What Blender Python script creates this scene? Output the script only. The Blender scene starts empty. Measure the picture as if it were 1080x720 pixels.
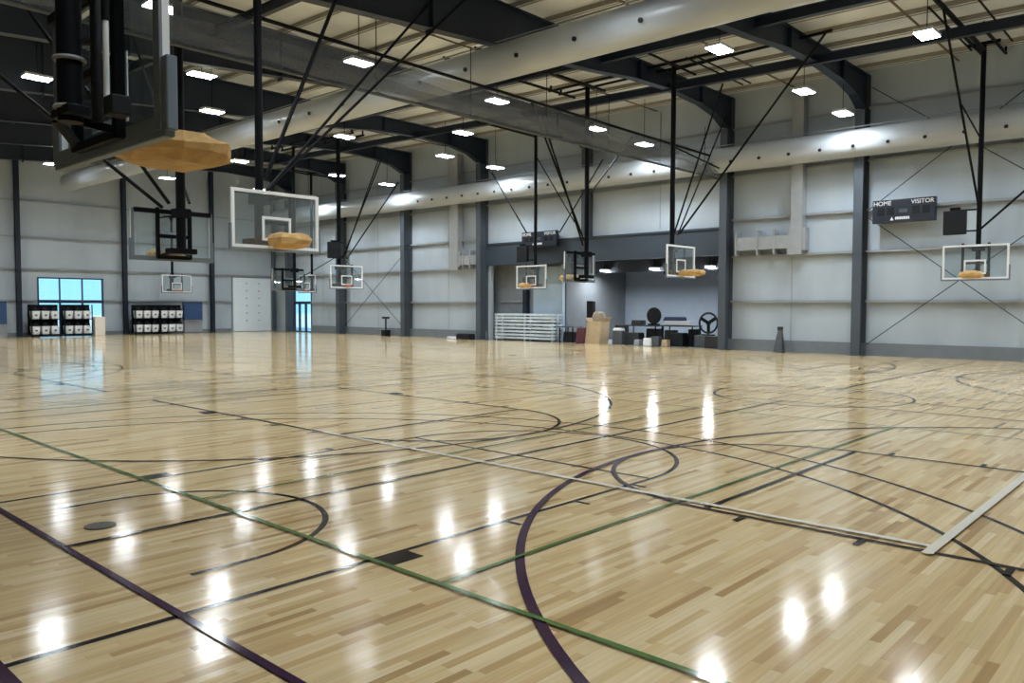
import bpy, bmesh, math, random
from mathutils import Vector, Matrix
random.seed(7)
scene = bpy.context.scene
col = scene.collection
V = Vector

# ------------------------------------------------------------------ helpers
def lin(c):
    c = c / 255.0
    return c / 12.92 if c <= 0.04045 else ((c + 0.055) / 1.055) ** 2.4
def rgb(r, g, b):
    return (lin(r), lin(g), lin(b), 1.0)

def mat(name, color, rough=0.6, metal=0.0, noise=0.0, scale=3.0, bump=0.0, emit=None, es=0.0, spec=0.5):
    m = bpy.data.materials.new(name); m.use_nodes = True
    nt = m.node_tree; b = nt.nodes['Principled BSDF']
    b.inputs['Base Color'].default_value = color
    b.inputs['Roughness'].default_value = rough
    b.inputs['Metallic'].default_value = metal
    b.inputs['Specular IOR Level'].default_value = spec
    if emit:
        b.inputs['Emission Color'].default_value = emit
        b.inputs['Emission Strength'].default_value = es
    if noise or bump:
        tc = nt.nodes.new('ShaderNodeTexCoord')
        nz = nt.nodes.new('ShaderNodeTexNoise'); nz.inputs['Scale'].default_value = scale
        nz.inputs['Detail'].default_value = 4
        nt.links.new(tc.outputs['Object'], nz.inputs['Vector'])
        if noise:
            mr = nt.nodes.new('ShaderNodeMapRange')
            mr.inputs[1].default_value = 0.3; mr.inputs[2].default_value = 0.7
            mr.inputs[3].default_value = 1 - noise; mr.inputs[4].default_value = 1 + noise
            mx = nt.nodes.new('ShaderNodeVectorMath'); mx.operation = 'SCALE'
            mx.inputs[0].default_value = color[:3]
            nt.links.new(nz.outputs['Fac'], mr.inputs[0])
            nt.links.new(mr.outputs[0], mx.inputs['Scale'])
            nt.links.new(mx.outputs[0], b.inputs['Base Color'])
        if bump:
            bp = nt.nodes.new('ShaderNodeBump'); bp.inputs['Strength'].default_value = bump
            bp.inputs['Distance'].default_value = 0.05
            nt.links.new(nz.outputs['Fac'], bp.inputs['Height'])
            nt.links.new(bp.outputs['Normal'], b.inputs['Normal'])
    return m

class MB:
    """collects shapes in world coordinates, links them as one mesh"""
    def __init__(s): s.v = []; s.f = []; s.mi = []; s.smooth = False; s.m = 0
    def poly(s, pts):
        i = len(s.v); s.v += [V(p) for p in pts]; s.f.append(tuple(range(i, i + len(pts)))); s.mi.append(s.m); return s
    def hull8(s, p):
        i = len(s.v); s.v += [V(q) for q in p]
        for a in ((0,3,2,1),(4,5,6,7),(0,1,5,4),(1,2,6,5),(2,3,7,6),(3,0,4,7)):
            s.f.append(tuple(i + k for k in a)); s.mi.append(s.m)
        return s
    def box(s, a, b):
        x0,y0,z0 = [min(a[k], b[k]) for k in range(3)]; x1,y1,z1 = [max(a[k], b[k]) for k in range(3)]
        return s.hull8([(x0,y0,z0),(x1,y0,z0),(x1,y1,z0),(x0,y1,z0),(x0,y0,z1),(x1,y0,z1),(x1,y1,z1),(x0,y1,z1)])
    def obox(s, c, ax, ay, az, hx, hy, hz):
        c, ax, ay, az = V(c), V(ax) * hx, V(ay) * hy, V(az) * hz
        return s.hull8([c-ax-ay-az, c+ax-ay-az, c+ax+ay-az, c-ax+ay-az, c-ax-ay+az, c+ax-ay+az, c+ax+ay+az, c-ax+ay+az])
    def bar(s, p0, p1, w, h=None):
        p0, p1 = V(p0), V(p1); d = (p1 - p0); L = d.length; d.normalize()
        up = V((0,0,1)) if abs(d.z) < 0.95 else V((1,0,0))
        a = d.cross(up).normalized(); u = a.cross(d).normalized()
        return s.obox((p0+p1)/2, d, a, u, L/2, w/2, (h or w)/2)
    def tube(s, p0, p1, r, n=8, r1=None, caps=True):
        p0, p1 = V(p0), V(p1); d = (p1-p0).normalized()
        up = V((0,0,1)) if abs(d.z) < 0.95 else V((1,0,0))
        a = d.cross(up).normalized(); u = a.cross(d).normalized()
        i = len(s.v); r1 = r if r1 is None else r1
        for p, q in ((p0, r), (p1, r1)):
            for k in range(n):
                t = 2*math.pi*k/n; s.v.append(p + a*(q*math.cos(t)) + u*(q*math.sin(t)))
        for k in range(n):
            s.f.append((i+k, i+(k+1)%n, i+n+(k+1)%n, i+n+k)); s.mi.append(s.m)
        if caps:
            s.f.append(tuple(i+k for k in reversed(range(n)))); s.mi.append(s.m)
            s.f.append(tuple(i+n+k for k in range(n))); s.mi.append(s.m)
        return s
    def path(s, pts, r, n=8):
        for a, b in zip(pts[:-1], pts[1:]): s.tube(a, b, r, n)
        return s
    def ring(s, c, ax, ay, R, r, n=20, m=6, a0=0, a1=2*math.pi):
        c, ax, ay = V(c), V(ax), V(ay); az = ax.cross(ay); i = len(s.v); full = abs(a1-a0-2*math.pi) < 1e-6
        N = n if full else n + 1
        for k in range(N):
            t = a0 + (a1-a0)*k/n; d = ax*math.cos(t) + ay*math.sin(t)
            for j in range(m):
                q = 2*math.pi*j/m; s.v.append(c + d*(R + r*math.cos(q)) + az*(r*math.sin(q)))
        for k in range(n):
            for j in range(m):
                s.f.append((i+k*m+j, i+((k+1)%N)*m+j, i+((k+1)%N)*m+(j+1)%m, i+k*m+(j+1)%m)); s.mi.append(s.m)
        return s
    def lathe(s, c, prof, n=16, ax=(1,0,0), ay=(0,1,0), az=(0,0,1)):
        c, ax, ay, az = V(c), V(ax), V(ay), V(az); i = len(s.v)
        for r, h in prof:
            for k in range(n):
                t = 2*math.pi*k/n; s.v.append(c + ax*(r*math.cos(t)) + ay*(r*math.sin(t)) + az*h)
        for j in range(len(prof)-1):
            for k in range(n):
                s.f.append((i+j*n+k, i+j*n+(k+1)%n, i+(j+1)*n+(k+1)%n, i+(j+1)*n+k)); s.mi.append(s.m)
        s.f.append(tuple(i+k for k in reversed(range(n)))); s.mi.append(s.m)
        e = i+(len(prof)-1)*n; s.f.append(tuple(e+k for k in range(n))); s.mi.append(s.m)
        return s
    def prism(s, poly, d):
        """extrude a flat polygon (list of 3d points) by vector d"""
        d = V(d); P = [V(p) for p in poly]; n = len(P); i = len(s.v)
        s.v += P + [p + d for p in P]
        s.f.append(tuple(i+k for k in reversed(range(n)))); s.mi.append(s.m)
        s.f.append(tuple(i+n+k for k in range(n))); s.mi.append(s.m)
        for k in range(n):
            s.f.append((i+k, i+(k+1)%n, i+n+(k+1)%n, i+n+k)); s.mi.append(s.m)
        return s
    def build(s, name, mats, parent=None, smooth=False, bevel=0.0, loc=None):
        me = bpy.data.meshes.new(name)
        o = bpy.data.objects.new(name, me)
        if parent is not None: off = V(parent['org'])
        elif loc is not None: off = V(loc)
        else:
            xs = [p.x for p in s.v]; ys = [p.y for p in s.v]; zs = [p.z for p in s.v]
            off = V(((min(xs)+max(xs))/2, (min(ys)+max(ys))/2, min(zs)))
        me.from_pydata([p - off for p in s.v], [], s.f)
        for m in (mats if isinstance(mats, (list, tuple)) else [mats]): me.materials.append(m)
        me.polygons.foreach_set('material_index', s.mi)
        bm = bmesh.new(); bm.from_mesh(me); bmesh.ops.recalc_face_normals(bm, faces=bm.faces)
        bm.to_mesh(me); bm.free()
        if smooth:
            me.polygons.foreach_set('use_smooth', [True]*len(me.polygons))
            es = o.modifiers.new('split', 'EDGE_SPLIT'); es.split_angle = math.radians(40)
        if bevel:
            bv = o.modifiers.new('bevel', 'BEVEL'); bv.width = bevel; bv.segments = 2; bv.limit_method = 'ANGLE'
        col.objects.link(o)
        if parent is not None: o.parent = parent
        else: o.location = off
        return o

def thing(name, label, cat, org, group=None):
    o = bpy.data.objects.new(name, None); o.empty_display_size = 0.2
    o.location = org; o['org'] = tuple(org)
    o['label'] = label; o['category'] = cat
    if group: o['group'] = group
    col.objects.link(o); return o
def tag(o, label, cat, group=None):
    o['label'] = label; o['category'] = cat
    if group: o['group'] = group
    return o
def struct(o):
    o['kind'] = 'structure'; return o
def sroot(name, org):
    o = bpy.data.objects.new(name, None); o.location = org; o['org'] = tuple(org); o['kind'] = 'structure'
    col.objects.link(o); return o
def text_mesh(name, body, size, org, right, up, m, parent, ext=0.004):
    cu = bpy.data.curves.new(name, 'FONT'); cu.body = body; cu.size = size; cu.extrude = ext
    cu.align_x = 'CENTER'; cu.align_y = 'CENTER'
    t = bpy.data.objects.new(name, cu); col.objects.link(t)
    me = bpy.data.meshes.new_from_object(t.evaluated_get(bpy.context.evaluated_depsgraph_get()))
    bpy.data.objects.remove(t); bpy.data.curves.remove(cu)
    r, u = V(right).normalized(), V(up).normalized(); n = r.cross(u)
    M = Matrix(((r.x,u.x,n.x),(r.y,u.y,n.y),(r.z,u.z,n.z)))
    off = V(org) - V(parent['org'])
    for v in me.vertices: v.co = M @ v.co + off
    me.materials.clear(); me.materials.append(m)
    o = bpy.data.objects.new(name, me); col.objects.link(o); o.parent = parent
    return o

# ------------------------------------------------------------------ camera
F, YAW, PIT, ROL, H = 835.7, 0.741348, -0.0442, 0.0021939, 1.735
f_ = V((math.cos(YAW)*math.cos(PIT), math.sin(YAW)*math.cos(PIT), math.sin(PIT)))
r_ = V((math.sin(YAW), -math.cos(YAW), 0)); u_ = r_.cross(f_)
r2 = r_*math.cos(ROL) + u_*math.sin(ROL); u2 = -r_*math.sin(ROL) + u_*math.cos(ROL)
cam = bpy.data.cameras.new('camera'); co = bpy.data.objects.new('camera', cam)
cam.sensor_width = 36; cam.lens = 36*F/1080; cam.clip_end = 400; cam.clip_start = 0.05
co.matrix_world = Matrix(((r2.x,u2.x,-f_.x,0),(r2.y,u2.y,-f_.y,0),(r2.z,u2.z,-f_.z,H),(0,0,0,1)))
col.objects.link(co); scene.camera = co
scene.view_settings.view_transform = 'Standard'
scene.view_settings.look = 'None'
scene.view_settings.exposure = 0.15

# ------------------------------------------------------------------ materials
STEEL = mat('dark_slate_steel', rgb(70,78,88), 0.5, noise=0.06, scale=1.5)
RAFT = mat('dark_rafter_steel', rgb(14,29,48), 0.55, noise=0.06, scale=1.5)
BLACK = mat('black_powder_coat', rgb(12,14,19), 0.6, spec=0.12)
BLACKP = mat('black_plastic', rgb(17,20,26), 0.6, spec=0.3)
GIRT = mat('galvanised_grey', rgb(150,154,158), 0.5, noise=0.08, scale=2)
PURL = mat('purlin_grey', rgb(142,138,130), 0.6, noise=0.1)
PLINTH = mat('plinth_grey', rgb(112,119,126), 0.7, noise=0.06)
HEADER = mat('header_slate', rgb(52,62,74), 0.6, noise=0.05)
WHITEP = mat('white_paint', rgb(222,224,226), 0.4)
ALU = mat('white_aluminium', rgb(196,208,216), 0.4, noise=0.1, scale=4)
GREYPAD = mat('grey_pad_foam', rgb(104,114,124), 0.6)
DUCT = mat('white_duct_fabric', rgb(166,173,180), 0.34, noise=0.04, scale=1.2, bump=0.12)
HVAC = mat('grey_sheet_metal', rgb(150,154,158), 0.5, noise=0.06)
WRAP = mat('tan_wrap_foam', rgb(186,150,96), 0.8, noise=0.18, scale=9, bump=0.3)
ORANGE = mat('orange_rim_steel', rgb(208,92,36), 0.4)
CARD = mat('cardboard', rgb(180,158,126), 0.85, noise=0.08, scale=5)
BLUEP = mat('navy_blue_panel', rgb(46,76,122), 0.5)
BIN = mat('white_bin_plastic', rgb(226,228,230), 0.45)
CREAM = mat('cream_carton', rgb(236,226,212), 0.8)
LENS = mat('led_lens', rgb(255,255,255), 0.4, emit=(0.88,0.955,1.0,1), es=60.0)
LENS2 = mat('led_lens_alcove', rgb(255,255,255), 0.4, emit=(0.95,0.98,1.0,1), es=90.0)
HOUS = mat('fixture_housing', rgb(190,194,198), 0.5)
CONC = mat('alcove_concrete', rgb(120,120,120), 0.7, noise=0.1)
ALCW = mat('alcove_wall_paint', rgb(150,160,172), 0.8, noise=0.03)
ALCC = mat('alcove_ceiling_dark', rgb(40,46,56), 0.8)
DARKP = mat('dark_equipment', rgb(34,36,40), 0.6, noise=0.2, scale=6)
GREYE = mat('grey_equipment', rgb(76,80,84), 0.6, noise=0.15, scale=5)
NAVY = mat('navy_cloth', rgb(34,44,78), 0.8)
RED = mat('maroon_cloth', rgb(92,48,56), 0.8)
SBOARD = mat('scoreboard_navy_black', rgb(26,32,46), 0.45)
WTXT = mat('white_lettering', rgb(225,228,230), 0.5)
BROWN = mat('brown_bridging', rgb(96,82,66), 0.7)
DOORP = mat('pale_blue_white_panel', rgb(222,233,241), 0.5, noise=0.02)
ASPH = mat('outdoor_paving', rgb(190,196,200), 0.9)

def wall_material(name, base, dark):
    m = bpy.data.materials.new(name); m.use_nodes = True; nt = m.node_tree; b = nt.nodes['Principled BSDF']
    b.inputs['Roughness'].default_value = 0.55
    tc = nt.nodes.new('ShaderNodeTexCoord')
    mp = nt.nodes.new('ShaderNodeMapping'); mp.inputs['Scale'].default_value = (0.55, 0.55, 0.18)
    nz = nt.nodes.new('ShaderNodeTexNoise'); nz.inputs['Scale'].default_value = 1.0; nz.inputs['Detail'].default_value = 3
    nt.links.new(tc.outputs['Object'], mp.inputs[0]); nt.links.new(mp.outputs[0], nz.inputs['Vector'])
    cr = nt.nodes.new('ShaderNodeValToRGB')
    cr.color_ramp.elements[0].color = dark; cr.color_ramp.elements[1].color = base
    cr.color_ramp.elements[0].position = 0.25; cr.color_ramp.elements[1].position = 0.6
    nt.links.new(nz.outputs['Fac'], cr.inputs[0]); nt.links.new(cr.outputs[0], b.inputs['Base Color'])
    # vertical seams of the insulation blanket
    mp2 = nt.nodes.new('ShaderNodeMapping'); mp2.inputs['Scale'].default_value = (1.6, 1.6, 0.5)
    nz2 = nt.nodes.new('ShaderNodeTexNoise'); nz2.inputs['Scale'].default_value = 1.4; nz2.inputs['Detail'].default_value = 5
    nt.links.new(tc.outputs['Object'], mp2.inputs[0]); nt.links.new(mp2.outputs[0], nz2.inputs['Vector'])
    bp = nt.nodes.new('ShaderNodeBump'); bp.inputs['Strength'].default_value = 0.35; bp.inputs['Distance'].default_value = 0.12
    nt.links.new(nz2.outputs['Fac'], bp.inputs['Height']); nt.links.new(bp.outputs[0], b.inputs['Normal'])
    return m
WALL = wall_material('white_insulation_facing', rgb(172,183,193), rgb(158,169,180))
DECK = wall_material('roof_insulation_facing', rgb(214,219,222), rgb(192,198,203))

def floor_material():
    m = bpy.data.materials.new('maple_strip_floor'); m.use_nodes = True; nt = m.node_tree; b = nt.nodes['Principled BSDF']
    N = nt.nodes.new; Lk = nt.links.new
    def math_(op, a=None, b_=None):
        n = N('ShaderNodeMath'); n.operation = op
        for k, q in enumerate((a, b_)):
            if q is None: continue
            if isinstance(q, (int, float)): n.inputs[k].default_value = q
            else: Lk(q, n.inputs[k])
        return n.outputs[0]
    tc = N('ShaderNodeTexCoord'); sp = N('ShaderNodeSeparateXYZ'); Lk(tc.outputs['Object'], sp.inputs[0])
    x, y = sp.outputs[0], sp.outputs[1]
    row = math_('FLOOR', math_('DIVIDE', y, 0.057))
    wr = N('ShaderNodeTexWhiteNoise'); wr.noise_dimensions = '1D'; Lk(row, wr.inputs['W'])
    off = math_('MULTIPLY', wr.outputs['Value'], 7.3)
    ln = math_('ADD', math_('MULTIPLY', wr.outputs['Value'], 0.5), 0.55)
    cell = math_('FLOOR', math_('DIVIDE', math_('ADD', x, off), ln))
    cb = N('ShaderNodeCombineXYZ'); Lk(row, cb.inputs[0]); Lk(cell, cb.inputs[1])
    wn = N('ShaderNodeTexWhiteNoise'); wn.noise_dimensions = '2D'; Lk(cb.outputs[0], wn.inputs['Vector'])
    cr = N('ShaderNodeValToRGB'); e = cr.color_ramp.elements
    e[0].position = 0.0; e[0].color = rgb(170,138,95); e[1].position = 1.0; e[1].color = rgb(228,207,166)
    for p, c in ((0.05, (192,160,113)), (0.16, (206,177,131)), (0.5, (216,190,143)), (0.8, (221,197,153))):
        q = e.new(p); q.color = rgb(*c)
    Lk(wn.outputs['Value'], cr.inputs[0])
    # grain
    mp = N('ShaderNodeMapping'); mp.inputs['Scale'].default_value = (1.6, 42, 1)
    nz = N('ShaderNodeTexNoise'); nz.inputs['Scale'].default_value = 1.0; nz.inputs['Detail'].default_value = 5
    Lk(tc.outputs['Object'], mp.inputs[0]); Lk(mp.outputs[0], nz.inputs['Vector'])
    mr = N('ShaderNodeMapRange'); mr.inputs[1].default_value = 0.3; mr.inputs[2].default_value = 0.7; mr.inputs[3].default_value = 0.88; mr.inputs[4].default_value = 1.08
    Lk(nz.outputs['Fac'], mr.inputs[0])
    # joint lines
    fr = math_('FRACT', math_('DIVIDE', y, 0.057)); jl = math_('LESS_THAN', fr, 0.035)
    fx = math_('FRACT', math_('DIVIDE', math_('ADD', x, off), ln)); jx = math_('LESS_THAN', fx, 0.004)
    jm = math_('MULTIPLY', math_('MAXIMUM', jl, jx), 0.14)
    sc_ = math_('MULTIPLY', mr.outputs[0], math_('SUBTRACT', 1.0, jm))
    vm = N('ShaderNodeVectorMath'); vm.operation = 'SCALE'; Lk(cr.outputs[0], vm.inputs[0]); Lk(sc_, vm.inputs['Scale'])
    Lk(vm.outputs[0], b.inputs['Base Color'])
    b.inputs['Roughness'].default_value = 0.5
    b.inputs['Specular IOR Level'].default_value = 0.0
    b.inputs['Coat Weight'].default_value = 1.0; b.inputs['Coat Roughness'].default_value = 0.115; b.inputs['Coat IOR'].default_value = 1.45
    # gentle cupping of the boards stretches the glints
    mpb = N('ShaderNodeMapping'); mpb.inputs['Scale'].default_value = (0.5, 9, 1)
    nb = N('ShaderNodeTexNoise'); nb.inputs['Scale'].default_value = 1.0; nb.inputs['Detail'].default_value = 2
    Lk(tc.outputs['Object'], mpb.inputs[0]); Lk(mpb.outputs[0], nb.inputs['Vector'])
    bp = N('ShaderNodeBump'); bp.inputs['Strength'].default_value = 0.05; bp.inputs['Distance'].default_value = 0.02
    Lk(nb.outputs['Fac'], bp.inputs['Height']); Lk(bp.outputs[0], b.inputs['Coat Normal'])
    return m
FLOOR = floor_material()
def paint(name, c):
    m = mat(name, c, 0.5, spec=0.0); b = m.node_tree.nodes['Principled BSDF']
    b.inputs['Coat Weight'].default_value = 1.0; b.inputs['Coat Roughness'].default_value = 0.115; b.inputs['Coat IOR'].default_value = 1.45
    return m
PBLACK = paint('court_paint_black', rgb(34,26,26)); PPURP = paint('court_paint_purple', rgb(62,36,62))
PGREEN = paint('court_paint_green', rgb(82,118,62)); PWHITE = paint('court_paint_white', rgb(226,220,204))

def glass_material(name, tint, fac, rough=0.02, gl=0.10):
    m = bpy.data.materials.new(name); m.use_nodes = True; nt = m.node_tree
    for n in list(nt.nodes):
        if n.type != 'OUTPUT_MATERIAL': nt.nodes.remove(n)
    out = [n for n in nt.nodes if n.type == 'OUTPUT_MATERIAL'][0]
    tr = nt.nodes.new('ShaderNodeBsdfTransparent'); tr.inputs[0].default_value = tint
    df = nt.nodes.new('ShaderNodeBsdfDiffuse'); df.inputs[0].default_value = rgb(210,218,224)
    gs = nt.nodes.new('ShaderNodeBsdfGlossy'); gs.inputs['Roughness'].default_value = rough
    a = nt.nodes.new('ShaderNodeMixShader'); a.inputs[0].default_value = fac
    b = nt.nodes.new('ShaderNodeMixShader'); b.inputs[0].default_value = gl
    nt.links.new(tr.outputs[0], a.inputs[1]); nt.links.new(df.outputs[0], a.inputs[2])
    nt.links.new(a.outputs[0], b.inputs[1]); nt.links.new(gs.outputs[0], b.inputs[2])
    nt.links.new(b.outputs[0], out.inputs[0]); return m
BGLASS = glass_material('backboard_glass', (0.90,0.95,0.97,1), 0.05)
WGLASS = glass_material('window_glass', (0.92,0.97,1,1), 0.0, gl=0.06)

def mesh_net_material():
    """woven divider mesh: threads you can partly see through"""
    m = bpy.data.materials.new('grey_curtain_mesh'); m.use_nodes = True; nt = m.node_tree
    b = nt.nodes['Principled BSDF']; out = [n for n in nt.nodes if n.type == 'OUTPUT_MATERIAL'][0]
    b.inputs['Base Color'].default_value = rgb(112,116,122); b.inputs['Roughness'].default_value = 0.9
    tc = nt.nodes.new('ShaderNodeTexCoord'); mp = nt.nodes.new('ShaderNodeMapping'); mp.inputs['Scale'].default_value = (0.35, 1, 9)
    nz = nt.nodes.new('ShaderNodeTexNoise'); nz.inputs['Scale'].default_value = 1.5; nz.inputs['Detail'].default_value = 4
    mr = nt.nodes.new('ShaderNodeMapRange'); mr.inputs[1].default_value = 0.3; mr.inputs[2].default_value = 0.7; mr.inputs[3].default_value = 0.38; mr.inputs[4].default_value = 0.6
    nt.links.new(tc.outputs['Object'], mp.inputs[0]); nt.links.new(mp.outputs[0], nz.inputs['Vector']); nt.links.new(nz.outputs['Fac'], mr.inputs[0])
    tr = nt.nodes.new('ShaderNodeBsdfTransparent'); mx = nt.nodes.new('ShaderNodeMixShader')
    nt.links.new(mr.outputs[0], mx.inputs[0]); nt.links.new(tr.outputs[0], mx.inputs[1]); nt.links.new(b.outputs[0], mx.inputs[2])
    nt.links.new(mx.outputs[0], out.inputs[0]); return m
NET = mesh_net_material()

# ------------------------------------------------------------------ room shell
X0, X1, Y0, Y1 = -14.0, 29.8, -7.0, 49.7
def ztop(y): return 9.97 + 0.02*(y - 10)          # top of the frames; the roof climbs gently away
OY0, OY1, OZ = 15.55, 28.85, 3.9                  # alcove opening
AX = 36.0

# --- floor with painted court lines
fl = MB(); fl.poly([(X0,Y0,0),(X1,Y0,0),(X1,Y1,0),(X0,Y1,0)])
ZL = [0.002]
def strip(pts, w, mi):
    ZL[0] += 0.00004; z = ZL[0]; fl.m = mi
    P = [V((p[0], p[1], 0)) for p in pts]
    L = []; R = []
    for i, p in enumerate(P):
        d = (P[min(i+1, len(P)-1)] - P[max(i-1, 0)]).normalized(); n = V((-d.y, d.x, 0))*(w/2)
        L.append(p+n); R.append(p-n)
    for i in range(len(P)-1):
        fl.poly([(R[i].x,R[i].y,z),(R[i+1].x,R[i+1].y,z),(L[i+1].x,L[i+1].y,z),(L[i].x,L[i].y,z)])
def line(x0, y0, x1, y1, w, mi): strip([(x0,y0),(x1,y1)], w, mi)
def arc(cx, cy, r, a0, a1, w, mi, n=64):
    strip([(cx + r*math.cos(math.radians(a0+(a1-a0)*i/n)), cy + r*math.sin(math.radians(a0+(a1-a0)*i/n))) for i in range(n+1)], w, mi)
def rect(x0, y0, x1, y1, mi): line(x0, (y0+y1)/2, x1, (y0+y1)/2, abs(y1-y0), mi)
BK, PU, GR, WH = 1, 2, 3, 4
LW = 0.05
def half_main(bx, dx, cy, tick=True):
    """one end of a main court: baseline at x=bx, playing towards dx"""
    hx = bx + dx*1.60
    for s in (-1, 1):
        line(bx, cy + s*1.83, bx + dx*5.70, cy + s*1.83, LW, BK)
        for q, L_ in ((2.13, 0.30), (3.45, 0.05), (4.35, 0.05), (5.25, 0.05)):
            x = bx + dx*(q+.07); rect(x, cy + s*1.85, x + dx*L_, cy + s*(2.0 if L_ < .2 else 2.03), BK)
    line(bx + dx*5.70, cy-1.83, bx + dx*5.70, cy+1.83, LW, BK)
    t = 0 if dx > 0 else 180
    arc(bx + dx*5.70, cy, 1.83, t-90, t+90, LW, BK)
    arc(hx, cy, 1.22, t-90, t+90, LW, BK)
    for s in (-1, 1): line(bx + dx*1.22, cy+s*1.22, hx, cy+s*1.22, LW, BK)
    for r, st in ((6.02, 6.02), (6.65, 6.60)):
        arc(hx, cy, r, t-90, t+90, LW, BK, 96)
        for s in (-1, 1): line(bx, cy+s*r, hx, cy+s*r, LW, BK)
for cy in (6.15, 25.26, 44.2):
    half_main(1.10, 1, cy); half_main(29.5, -1, cy)
    line(15.4, cy-7.6, 15.4, cy+7.6, LW, BK); arc(15.4, cy, 1.83, 0, 360, LW, BK)
    line(1.10, cy-7.62, 29.5, cy-7.62, LW, BK); line(1.10, cy+7.62, 29.5, cy+7.62, LW, BK)
    line(1.08, cy-7.62, 1.08, cy+7.62, 0.07, PU); line(29.5, cy-7.62, 29.5, cy+7.62, 0.07, PU)
def half_cross(cx, by, dy, near):
    hy = by + dy*1.55
    t = 90 if dy > 0 else -90
    c0 = cx; cx = cx - (.13 if near else 0)
    for s in (-1, 1):
        line(cx+s*1.83, by, cx+s*1.83, by+dy*5.75, LW, BK)
        for q in (3.45, 4.40, 5.35):
            y = by + dy*q; rect(cx+s*1.83, y, cx+s*2.02, y+0.05, BK)
        rect(cx+s*1.83, by+dy*2.2, cx+s*2.05, by+dy*2.5, BK)
    line(cx-1.83, by+dy*5.75, cx+1.83, by+dy*5.75, LW, BK)
    arc(cx, by+dy*5.75, 1.83, t-90, t+90, LW, PU if near else BK)
    cx = c0
    arc(cx, hy, 6.02, t-90, t+90, 0.066 if near else LW, PU if near else BK, 96)
for k, cx in enumerate((8.05, 22.8)):
    for j, by in enumerate((-2.42, 16.7, 35.8)):
        half_cross(cx, by, 1, j == 0 and k == 0); half_cross(cx, by+17.05, -1, False)
        line(cx-6.08, by, cx+6.08, by, LW, PU); line(cx-6.08, by+17.05, cx+6.08, by+17.05, LW, BK)
        for s in (-1, 1): line(cx+s*6.08, by, cx+s*6.08, by+17.05, 0.05, PU)
        line(cx-6.08, by+8.57, cx+6.08, by+8.57, LW, BK)
# volleyball lines
for y0 in (0.0, 19.1):
    line(3.285, y0-2.3, 3.285, y0+14.6, 0.04, GR); line(12.1, y0-2.3, 12.1, y0+14.6, 0.04, GR)
    line(3.285, y0+3.61, 12.1, y0+3.61, 0.036, GR); line(3.285, y0+6.77, 12.1, y0+6.77, 0.04, GR)
line(6.22, 1.55, 6.22, 9.2, 0.065, WH); line(6.2, 1.555, 11.5, 1.555, 0.075, WH); line(6.0, 1.555, 6.24, 1.555, 0.075, WH)
floor = struct(fl.build('floor', [FLOOR, PBLACK, PPURP, PGREEN, PWHITE], loc=(0,0,0)))

# --- walls
w = MB(); T = 0.25
w.box((X1,Y0,0),(X1+T,OY0,10.6)); w.box((X1,OY0,OZ),(X1+T,OY1,10.9)); w.box((X1,OY1,0),(X1+T,45.25,11.2))
w.box((X1,45.25,2.85),(X1+T,47.55,11.2)); w.box((X1,47.55,0),(X1+T,Y1+T,11.2))
wall_right = struct(w.build('wall_right', WALL, loc=(X1,0,0)))
wall_right['org'] = (X1, 0, 0)
WX0, WX1, WZ = 14.85, 18.35, 3.32
w = MB()
w.box((X0,Y1,0),(WX0,Y1+T,11.2)); w.box((WX0,Y1,WZ),(WX1,Y1+T,11.2)); w.box((WX1,Y1,0),(X1,Y1+T,11.2))
wall_far = struct(w.build('wall_far', WALL, loc=(0,Y1,0))); wall_far['org'] = (0, Y1, 0)
w = MB(); w.box((X0-T,Y0,0),(X0,Y1+T,11.2)); wall_left = struct(w.build('wall_left', WALL, loc=(X0,0,0)))
w = MB(); w.box((X0-T,Y0-T,0),(X1+T,Y0,11.0)); struct(w.build('wall_near', WALL, loc=(0,Y0,0)))

FY = [10.07, 15.3, 22.3, 29.1, 35.2, 41.5, 47.3]           # frame lines
# girts: one mesh per bay and height, children of the wall
def zgirt(a, b, z, wallname):
    g = MB()
    if wallname == 'r':
        g.box((X1-0.16, a, z), (X1, b, z+0.012)); g.box((X1-0.16, a, z-0.07), (X1-0.148, b, z+0.012)); 
        g.build('girt', GIRT, wall_right)
    else:
        g.box((a, Y1-0.16, z), (b, Y1, z+0.012)); g.box((a, Y1-0.16, z-0.07), (b, Y1-0.148, z+0.012))
        g.build('girt', GIRT, wall_far)
ys = [3.6] + FY + [Y1]
for a, b in zip(ys[:-1], ys[1:]):
    for z in (1.98, 3.77, 5.25, 7.0, 8.85):
        if a >= 15 and b <= 29.2 and z < 6: continue
        if a > 47 and z < 3: continue
        if 41 < a < 42 and z < 2.9: zgirt(a+0.15, 45.2, z, 'r'); continue
        zgirt(a+0.15, b-0.15, z, 'r')
FX = [8.2, 13.85, 19.5, 25.0]
xs_ = [2.5] + FX + [X1]
for a, b in zip(xs_[:-1], xs_[1:]):
    for z in (2.05, 3.8, 5.55, 7.55):
        if a == 13.85 and z < 3.3: zgirt(a+.12, WX0-.1, z, 'f'); zgirt(WX1+.1, b-.12, z, 'f'); continue
        if a == 25.0 and z < 3.3: zgirt(a+.12, 26.5, z, 'f'); continue
        zgirt(a+0.12, b-0.12, z, 'f')
# white strip above the header and vertical blanket seams
for y in (12.7, 18.6, 25.6, 32.0, 38.2, 44.0):
    g = MB(); g.box((X1-0.012, y-0.02, OZ+1.2 if 15 < y < 29 else 0.45), (X1, y+0.02, 10)); g.build('seam_tape', GIRT, wall_right)
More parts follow.
